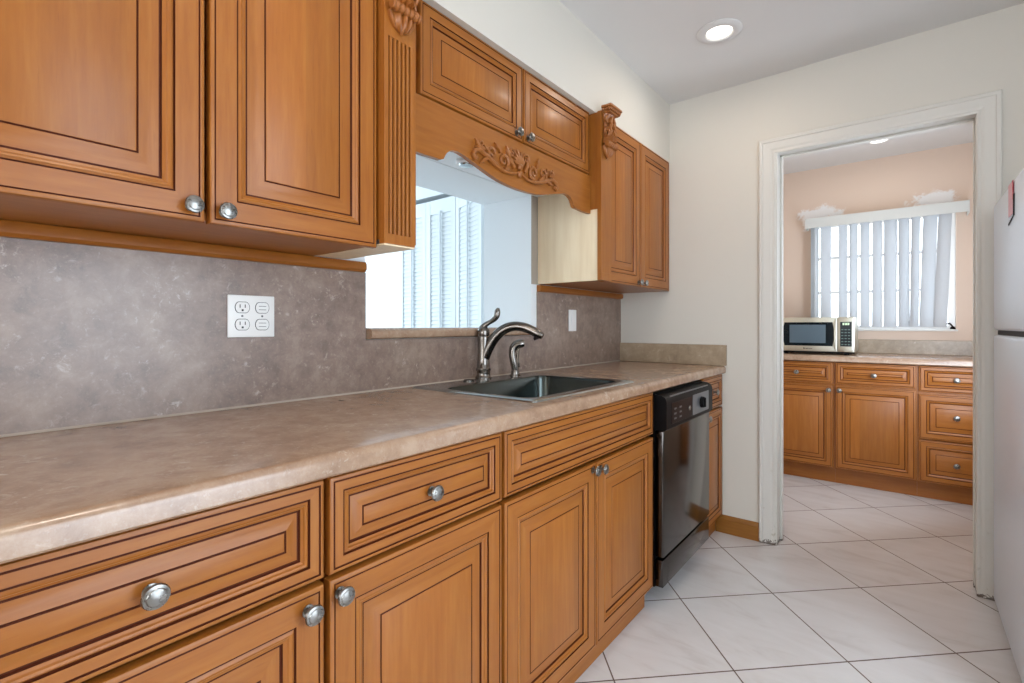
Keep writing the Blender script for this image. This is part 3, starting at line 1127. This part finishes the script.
SX, SY = 0.104, 1.638
sy_ = thing('side_sprayer', 'small brushed nickel side sprayer standing right of the faucet', 'sprayer', (SX, SY, FZ))
mb = MB()
mb.lathe([(0.0, 0.0005), (0.024, 0.0005), (0.024, 0.004), (0.019, 0.008), (0.0175, 0.022), (0.0155, 0.026), (0.0, 0.026)], (SX, SY, FZ), (0, 0, 1), 'nickel', 22)
mb.build('holder', sy_)
mb = MB()
hp = bez((SX, SY, 0.946), (SX - 0.002, SY - 0.004, 0.985), (SX - 0.012, SY - 0.014, 1.010), (SX - 0.006, SY - 0.008, 1.036), 8) + bez((SX - 0.006, SY - 0.008, 1.036), (SX - 0.002, SY, 1.052), (SX + 0.010, SY + 0.012, 1.060), (SX + 0.030, SY + 0.026, 1.058), 7)[1:]
mb.tube(hp, [0.0155, 0.016, 0.0165, 0.0165, 0.016, 0.0158, 0.0155, 0.0158, 0.0165, 0.0175, 0.0185, 0.0192, 0.0195, 0.0190, 0.0180, 0.013], 'nickel', 14, up=(0.2, -0.9, 0.3))
mb.build('spray_head', sy_, angle=60)
mb = MB()
mb.tube(bez((SX + 0.010, SY + 0.010, 1.040), (SX + 0.009, SY + 0.006, 1.015), (SX + 0.004, SY + 0.004, 0.99), (SX + 0.014, SY + 0.010, 0.958), 8), [0.005, 0.006, 0.006, 0.006, 0.006, 0.006, 0.006, 0.006, 0.004], 'nickel', 8)
mb.build('trigger', sy_)
mb = MB()
mb.lathe([(0.0, 0.0005), (0.021, 0.0005), (0.021, 0.003), (0.017, 0.0065), (0.006, 0.008), (0.0, 0.008)], (0.085, 1.372, FZ), (0, 0, 1), 'nickel', 24)
tag(mb.build('sink_hole_cap'), 'flat round metal cap on the sink deck left of the faucet', 'cap')

# ------------------------------------------------------------------ dishwasher
dw = thing('dishwasher', 'stainless dishwasher with black control console, right of the sink cabinet', 'dishwasher', (0.33, 2.19, 0))
y0, y1 = 1.893, 2.490
mb = MB()
mb.box(0.03, 0.615, y0, y1, 0.085, 0.862, 'black')
for yy in (y0 + 0.05, y1 - 0.05):
    for xx in (0.08, 0.52):
        mb.lathe([(0.016, 0.001), (0.016, 0.006), (0.007, 0.008), (0.007, 0.086)], (xx, yy, 0), (0, 0, 1), 'black', 12)
mb.build('tub_body', dw)
mb = MB()
mb.box(0.6155, 0.650, y0 + 0.004, y1 - 0.004, 0.208, 0.712, 'dw_steel', 0.004)
mb.build('door_panel', dw)
mb = MB()
mb.box(0.6155, 0.648, y0 + 0.004, y1 - 0.004, 0.088, 0.196, 'dw_steel', 0.003)
mb.build('kick_panel', dw)
con = None
mb = MB()
sec = [(0.6155, 0.714), (0.655, 0.714), (0.664, 0.722), (0.664, 0.830), (0.658, 0.846), (0.640, 0.856), (0.6155, 0.858)]
mb.prism(sec, y0 + 0.002, y1 - 0.002, lambda u, v, d: (u, d, v), 'black')
con = mb.build('control_console', dw, angle=30)
mb = MB()
mb.box(0.6645, 0.6665, y0 + 0.050, y0 + 0.300, 0.736, 0.822, 'console', 0.001, 1)
mb.build('smoked_panel', con)
mb = MB()
mb.box(0.6645, 0.6662, y0 + 0.305, y0 + 0.530, 0.736, 0.826, 'grey_plastic', 0.001, 1)
mb.build('dial_plate', con)
mb = MB()
mb.lathe([(0.0, 0), (0.026, 0), (0.025, 0.012), (0.022, 0.015), (0.0, 0.015)], (0.6665, y0 + 0.420, 0.782), (1, 0, 0), 'black', 26)
mb.box(0.681, 0.687, y0 + 0.415, y0 + 0.425, 0.760, 0.804, 'black', 0.002, 1)
mb.build('dial', con)
for k in range(2):
    for j in range(3):
        mb = MB()
        mb.box(0.6666, 0.6685, y0 + 0.075 + 0.060 * k, y0 + 0.100 + 0.060 * k, 0.752 + 0.020 * j, 0.759 + 0.020 * j, 'grey_plastic', 0.0005, 1)
        mb.build('button', con)
mb = MB()
mb.lathe([(0.0, 0), (0.011, 0), (0.010, 0.0012), (0.0, 0.0012)], (0.6666, y0 + 0.265, 0.775), (1, 0, 0), 'pewter', 20)
mb.build('badge', con)
mb = MB()
mb.box(0.655, 0.6600, y0 + 0.05, y1 - 0.06, 0.8455, 0.8505, 'grey_plastic', 0.001, 1)
mb.build('latch_strip', con)

# ------------------------------------------------------------------ outlets
ou = thing('electrical_outlet', 'white double outlet plate on the backsplash under the large wall cabinet', 'outlet', (0.010, 0.597, 1.16))
mb = MB()
mb.box(0.0095, 0.0145, 0.537, 0.659, 1.103, 1.216, 'white', 0.002)
mb.build('cover_plate', ou)
for i, yc in enumerate((0.573, 0.625)):
    for zc in (1.183, 1.137):
        mb = MB()
        pts = []
        for k in range(24):
            q = 2 * PI * k / 24
            pts.append((0.0175 * math.cos(q), max(-0.0140, min(0.0140, 0.0175 * math.sin(q)))))
        mb.prism([(yc + a, zc + b) for a, b in pts], 0.0146, 0.0165, lambda u, v, d: (d, u, v), 'white')
        rcp = mb.build('receptacle', ou, smooth=False)
        mb = MB()
        # ring shadow gap around the receptacle
        mb.rings([[(0.0147, yc + a * 1.00, zc + b * 1.00) for a, b in pts], [(0.0147, yc + a * 1.10, zc + b * 1.10) for a, b in pts]], 'dark', cap=(False, False))
        if i == 0:
            mb.box(0.0166, 0.0170, yc - 0.0075, yc - 0.0055, zc - 0.001, zc + 0.008, 'dark')
            mb.box(0.0166, 0.0170, yc + 0.0055, yc + 0.0075, zc - 0.001, zc + 0.008, 'dark')
            mb.box(0.0166, 0.0170, yc - 0.0025, yc + 0.0025, zc - 0.010, zc - 0.005, 'dark')
        else:
            mb.box(0.0166, 0.0170, yc - 0.010, yc + 0.010, zc + 0.0035, zc + 0.0050, 'grey_plastic')
            mb.box(0.0166, 0.0170, yc - 0.010, yc + 0.010, zc - 0.0060, zc - 0.0045, 'grey_plastic')
        mb.build('slots', rcp)
    mb = MB()
    mb.lathe([(0.0, 0), (0.0030, 0), (0.0026, 0.001), (0.0, 0.0012)], (0.0146, yc, 1.160), (1, 0, 0), 'grey_plastic', 12)
    mb.build('screw', ou)

sw = thing('light_switch', 'white single rocker switch plate on the backsplash right of the sink', 'switch', (0.010, 2.249, 1.162))
mb = MB()
mb.box(0.0095, 0.0145, 2.212, 2.286, 1.105, 1.219, 'white', 0.002)
mb.build('cover_plate', sw)
mb = MB()
mb.prism([(0.0146, 1.130), (0.0158, 1.130), (0.0185, 1.162), (0.0158, 1.194), (0.0146, 1.194)], 2.233, 2.265, lambda u, v, d: (u, d, v), 'white')
mb.build('rocker', sw)

# ------------------------------------------------------------------ ceiling lights
def downlight(label, x, y, r, first=[None]):
    d = thing('recessed_light', label, 'ceiling light', (x, y, CEIL))
    mb = MB()
    mb.lathe([(r, -0.0005), (r, -0.004), (r * .92, -0.008), (r * .74, -0.010), (r * .62, -0.009), (r * .58, -0.0005)], (x, y, CEIL), (0, 0, 1), 'ceiling', 36)
    mb.build('trim_ring', d)
    mb = MB()
    mb.lathe([(r * .56, -0.0006), (r * .56, -0.004), (r * .45, -0.0055), (r * .25, -0.0065), (0.0, -0.007)], (x, y, CEIL), (0, 0, 1), 'lamp', 28)
    mb.build('bulb', d)


downlight('round recessed downlight lit in the kitchen ceiling near the far wall', 0.760, 2.262, 0.094)
downlight('round ceiling downlight lit in the room beyond the doorway', 1.26, 4.28, 0.085)

# ------------------------------------------------------------------ fridge
XFR = 1.675
fr = thing('refrigerator', 'white top-freezer refrigerator at the right beside the doorway', 'refrigerator', (2.05, 2.33, 0))
fy0, fy1 = 1.96, 2.722
mb = MB()
mb.box(XFR + 0.065, 2.42, fy0 + 0.004, fy1 - 0.004, 0.055, 1.600, 'enamel', 0.006)
mb.box(XFR + 0.085, 2.40, fy0 + 0.03, fy1 - 0.03, 0.002, 0.055, 'black')
mb.build('cabinet_body', fr)
mb = MB()
mb.box(XFR, XFR + 0.062, fy0, fy1, 0.045, 1.098, 'enamel', 0.012, 3)
mb.build('door', fr)
mb = MB()
mb.box(XFR, XFR + 0.062, fy0, fy1, 1.116, 1.612, 'enamel', 0.012, 3)
fd = mb.build('freezer_door', fr)
mb = MB()
mb.box(XFR + 0.012, XFR + 0.060, fy0 + 0.01, fy1 - 0.006, 1.0985, 1.1155, 'dark')
mb.build('door_gasket', fr)
for z0_, z1_ in ((0.62, 1.07), (1.14, 1.42)):
    mb = MB()
    mb.box(XFR + 0.012, XFR + 0.052, fy0 - 0.016, fy0 - 0.0004, z0_, z1_, 'enamel', 0.005)
    mb.build('handle', fr)

mg = thing('fridge_magnet', 'red and pink paper magnet with a black edge on the freezer door', 'magnet', (XFR, 2.30, 1.54))
mb = MB()
mb.box(XFR - 0.0022, XFR - 0.0004, 2.262, 2.345, 1.50, 1.606, 'pink')
mb.build('card', mg)
mb = MB()
mb.box(XFR - 0.0030, XFR - 0.0024, 2.246, 2.266, 1.545, 1.606, 'red')
mb.build('red_band', mg)
mb = MB()
mb.box(XFR - 0.0030, XFR - 0.0004, 2.240, 2.250, 1.490, 1.560, 'black')
mb.prism([(2.250, 1.490), (2.240, 1.494), (2.345, 1.478), (2.345, 1.473)], -0.0030 + XFR, XFR - 0.0004, lambda u, v, d: (d, u, v), 'black')
mb.build('black_edge', mg)

# ------------------------------------------------------------------ pantry cabinets
YC = 4.17        # carcass front; door face at 4.15


def far_carcass(parent, x0, x1):
    mb = MB()
    mb.box(x0, x1, YC + 0.001, 4.735, 0.115, 0.874, 'wood_v')
    mb.build('carcass', parent)
    mb = MB()
    mb.box(x0, x1, 4.225, 4.245, 0.001, 0.1145, 'wood_hx')
    mb.build('toe_kick', parent)


G = 'base cabinets in the room beyond the doorway'
fc = thing('base_cabinet', 'base cabinet under the microwave beyond the doorway, drawer over right-knobbed door', 'cabinet', (0.77, 4.45, 0))
far_carcass(fc, 0.545, 1.009)
d = panel('drawer', fc, 0.549, 0.999, 0.722, 0.872, -YC, mapF, DRAWER, far=True, level=True)
knob(d, 0.777, 0.793, -4.152, True)
d = panel('door', fc, 0.549, 0.999, 0.125, 0.706, -YC, mapF, MID, far=True)
knob(d, 0.977, 0.675, -4.150, True)
fc = thing('base_cabinet', 'middle base cabinet beyond the doorway, one drawer over left-knobbed door', 'cabinet', (1.235, 4.45, 0))
far_carcass(fc, 1.0095, 1.4645)
d = panel('drawer', fc, 1.0185, 1.455, 0.722, 0.872, -YC, mapF, DRAWER, far=True, level=True)
knob(d, 1.236, 0.793, -4.152, True)
d = panel('door', fc, 1.0185, 1.455, 0.125, 0.706, -YC, mapF, MID, far=True)
knob(d, 1.041, 0.677, -4.150, True)
fc = thing('drawer_cabinet', 'three-drawer base cabinet beyond the doorway, right of the door cabinets', 'cabinet', (1.66, 4.45, 0))
far_carcass(fc, 1.465, 1.850)
for z0_, z1_, st, zk in ((0.706, 0.872, DRAWER, 0.788), (0.400, 0.688, MID, 0.551), (0.122, 0.390, MID, 0.252)):
    d = panel('drawer', fc, 1.473, 1.842, z0_, z1_, -YC, mapF, st, far=True, level=True)
    knob(d, 1.656, zk, -4.152, True)

mb = MB()
prof = [(4.74, 0.879), (4.130, 0.879), (4.125, 0.884), (4.125, 0.908), (4.131, 0.917), (4.142, 0.920), (4.74, 0.920)]
mb.prism(prof, 0.502, 1.898, lambda u, v, d: (d, u, v), 'counter')
tag(mb.build('countertop', angle=40), 'grey-brown stone-look countertop beyond the doorway, carrying the microwave', 'countertop')
mb = MB()
mb.box(0.502, 1.898, 4.7405, 4.7495, 0.9205, 1.026, 'splash_end')
mb.box(0.502, 1.898, 4.728, 4.7405, 0.9205, 1.026, 'splash_end', 0.002, 1)
tag(mb.build('low_backsplash'), 'low tan stone-look backsplash under the blinds beyond the doorway', 'backsplash')

# ------------------------------------------------------------------ microwave
mw = thing('microwave', 'stainless microwave with black window on the counter beyond the doorway', 'microwave', (0.875, 4.42, 0.9205))
mx0, mx1, my, mz0, mz1 = 0.630, 1.122, 4.250, 0.942, 1.197
mb = MB()
mb.box(mx0, mx1, my + 0.020, my + 0.37, mz0, mz1, 'mw_steel', 0.004)
mb.build('body', mw)
for fx_ in (mx0 + 0.05, mx1 - 0.05):
    for fy_ in (my + 0.06, my + 0.32):
        mb = MB()
        mb.lathe([(0.0, 0), (0.016, 0), (0.018, 0.021)], (fx_, fy_, 0.9205), (0, 0, 1), 'black', 14)
        mb.build('foot', mw)
mb = MB()
mb.box(mx0, mx1, my + 0.012, my + 0.020, mz0 - 0.010, mz0 + 0.0005, 'black')
mb.build('base_strip', mw)
mb = MB()
mb.box(mx0 + 0.002, 1.017, my, my + 0.0195, mz0 + 0.002, mz1 - 0.002, 'mw_steel', 0.004)
md = mb.build('door', mw)
mb = MB()
wp = []
for k in range(11):      # window frame with bowed sides
    t = k / 10
    wp.append((0.990 + 0.010 * math.sin(PI * t), 0.984 + 0.176 * t))
for k in range(11):
    t = k / 10
    wp.append((0.680 - 0.012 * math.sin(PI * t), 1.160 - 0.176 * t))
mb.prism(wp, my - 0.0035, my - 0.0004, lambda u, v, d: (u, d, v), 'mw_glass')
wf = mb.build('window_frame', md, smooth=False)
mb = MB()
mb.box(0.715, 0.948, my - 0.0050, my - 0.0038, 1.006, 1.141, 'mw_screen', 0.0004, 1)
mb.build('window_screen', md)
mb = MB()
for k, w_ in enumerate((0.006, 0.004, 0.005, 0.003, 0.005, 0.004, 0.004)):
    mb.box(0.806 + 0.0085 * k, 0.806 + 0.0085 * k + w_, my - 0.0014, my - 0.0002, 0.9605, 0.9605 + (0.010 if k == 0 else 0.006), 'console')
mb.build('nameplate', md)
mb = MB()
mb.tube([(1.006, my - 0.0006, 0.962), (1.006, my - 0.012, 0.985), (1.006, my - 0.016, 1.07), (1.006, my - 0.012, 1.155), (1.006, my - 0.0006, 1.178)], [0.004, 0.006, 0.007, 0.006, 0.004], 'mw_steel', 10)
mb.build('handle', md)
mb = MB()
mb.box(1.020, mx1 - 0.002, my, my + 0.0195, mz0 + 0.002, mz1 - 0.002, 'mw_steel', 0.004)
mp = mb.build('control_panel', mw)
mb = MB()
mb.box(1.036, 1.106, my - 0.0025, my - 0.0004, 0.984, 1.162, 'mw_glass', 0.0008, 1)
mb.build('keypad', mp)
mb = MB()
for k in range(4):
    for (a, b, w_, h_) in ((0, 0, .007, .002), (0, .013, .007, .002), (0, .0065, .007, .002), (0, 0, .002, .015), (.005, 0, .002, .015)):
        if (k == 1 and a == 0 and w_ == .002):
            continue
        mb.box(1.052 + 0.0105 * k + a, 1.052 + 0.0105 * k + a + w_, my - 0.0034, my - 0.0026, 1.139 + b, 1.139 + b + h_, 'display')
mb.build('clock_display', mp)
for r_ in range(6):
    for c_ in range(3):
        mb = MB()
        mb.box(1.043 + 0.020 * c_, 1.056 + 0.020 * c_, my - 0.0036, my - 0.0026, 0.995 + 0.0215 * r_, 1.001 + 0.0215 * r_, 'button', 0.0004, 1)
        mb.build('button', mp)

# ------------------------------------------------------------------ vertical blinds
vb = thing('vertical_blinds', 'white vertical blinds with gaps hanging over the window beyond the doorway', 'blinds', (1.25, 4.68, 1.93))
mb = MB()
mb.box(0.768, 1.752, 4.612, 4.618, 1.925, 2.003, 'blind_white', 0.001, 1)
mb.box(0.768, 0.774, 4.618, 4.748, 1.925, 2.003, 'blind_white')
mb.box(1.746, 1.752, 4.618, 4.748, 1.918, 2.006, 'blind_white')
mb.box(0.774, 1.746, 4.618, 4.748, 1.998, 2.003, 'blind_white')
mb.build('valance', vb)
mb = MB()
mb.box(0.780, 1.740, 4.660, 4.700, 1.965, 1.9975, 'white')
mb.build('head_rail', vb)
VW = 0.089
# (centre at top, visible width, sway of the bottom, sign of the turn)
for (xc, w, sway, sg) in ((0.812, 0.016, 0, 1), (0.842, 0.016, 0, 1), (0.904, 0.066, 0, 1), (1.018, 0.052, 0, 1), (1.088, 0.050, 0, 1), (1.160, 0.056, 0, 1), (1.236, 0.054, -0.004, 1), (1.318, 0.080, -0.004, 1),
                          (1.396, 0.066, 0.002, 1), (1.466, 0.052, -0.010, 1), (1.548, 0.082, -0.024, 1), (1.628, 0.076, -0.028, 1)):
    a = math.acos(min(1, w / VW)) * sg
    mb = MB()
    n = 6
    top, bot = [], []
    for k in range(n + 1):
        u = -0.5 + k / n
        cu = 0.006 * (1 - (2 * u) ** 2)     # slight curl across the vane
        dx = u * VW * math.cos(a) - cu * math.sin(a)
        dy = u * VW * math.sin(a) + cu * math.cos(a)
        top.append((xc + dx, 4.682 + dy, 1.958))
        bot.append((xc + sway + dx, 4.682 + dy, 1.124))
    back = [(x + 0.0006 * math.sin(a), y + 0.0008, z) for x, y, z in top]
    bback = [(x + 0.0006 * math.sin(a), y + 0.0008, z) for x, y, z in bot]
    mb.rings([top + list(reversed(back)), bot + list(reversed(bback))], 'vane')
    mb.build('vane', vb, angle=60)

ck = thing('window_crank', 'dark metal crank handle at the lower right of the window beyond the doorway', 'handle', (1.655, 4.735, 1.108))
mb = MB()
mb.lathe([(0.0, 0.0), (0.016, 0.0), (0.014, 0.012), (0.008, 0.020), (0.0, 0.022)], (1.672, 4.760, 1.1085), (0, 0, 1), 'console', 14)
mb.build('base', ck)
mb = MB()
mb.tube([(1.672, 4.757, 1.128), (1.655, 4.735, 1.150), (1.635, 4.728, 1.146), (1.612, 4.726, 1.150), (1.596, 4.726, 1.160)], [0.005, 0.0055, 0.006, 0.0055, 0.008], 'console', 10)
mb.build('arm', ck)

# ------------------------------------------------------------------ louvred closet doors beyond the pass-through
def louvre_leaf(label, x, y, w, ang):
    t = thing('louvered_closet_door', label, 'closet door', (0, 0, 0), 'louvered closet doors beyond the pass-through')
    H, T, st = 2.03, 0.030, 0.046

    def bld(name, fill):
        mb = MB()
        fill(mb)
        return mb.build(name, t)
    for n_, xx in (('stile', 0.0), ('stile', w - st)):
        bld(n_, lambda m: m.box(xx, xx + st, -T, 0, 0.012, H, 'white_wall', 0.002, 1))
    bld('rail', lambda m: m.box(st, w - st, -T + 0.002, -0.002, H - 0.10, H, 'white_wall'))
    bld('rail', lambda m: m.box(st, w - st, -T + 0.002, -0.002, 0.012, 0.16, 'white_wall'))
    bld('rail', lambda m: m.box(st, w - st, -T + 0.002, -0.002, 0.92, 1.02, 'white_wall'))
    bld('tilt_rod', lambda m: m.box(w / 2 - 0.007, w / 2 + 0.007, -T - 0.012, -T + 0.001, 1.03, H - 0.085, 'white_wall', 0.002, 1))

    def slats(m, z0, z1):
        z = z0
        while z < z1:
            m.prism([(-T + 0.006, z), (-T + 0.009, z - 0.003), (-0.012, z + 0.031), (-0.015, z + 0.034)], st, w - st, lambda u, v, d: (d, u, v), 'white_wall')
            z += 0.030
    bld('louver_panel', lambda m: slats(m, 1.025, H - 0.125))
    bld('louver_panel', lambda m: slats(m, 0.165, 0.895))
    t.location = (x, y, 0)
    t.rotation_euler = (0, 0, ang)
    return t


louvre_leaf('white louvered closet door beyond the pass-through, partly behind the fluted pilaster', -1.620, 2.415, 0.300, 0.02)
louvre_leaf('white louvered closet door beyond the pass-through, middle of the three', -1.316, 2.421, 0.312, -0.03)
louvre_leaf('white louvered closet door beyond the pass-through, swung forward behind the faucet lever', -0.985, 2.405, 0.380, -0.36)
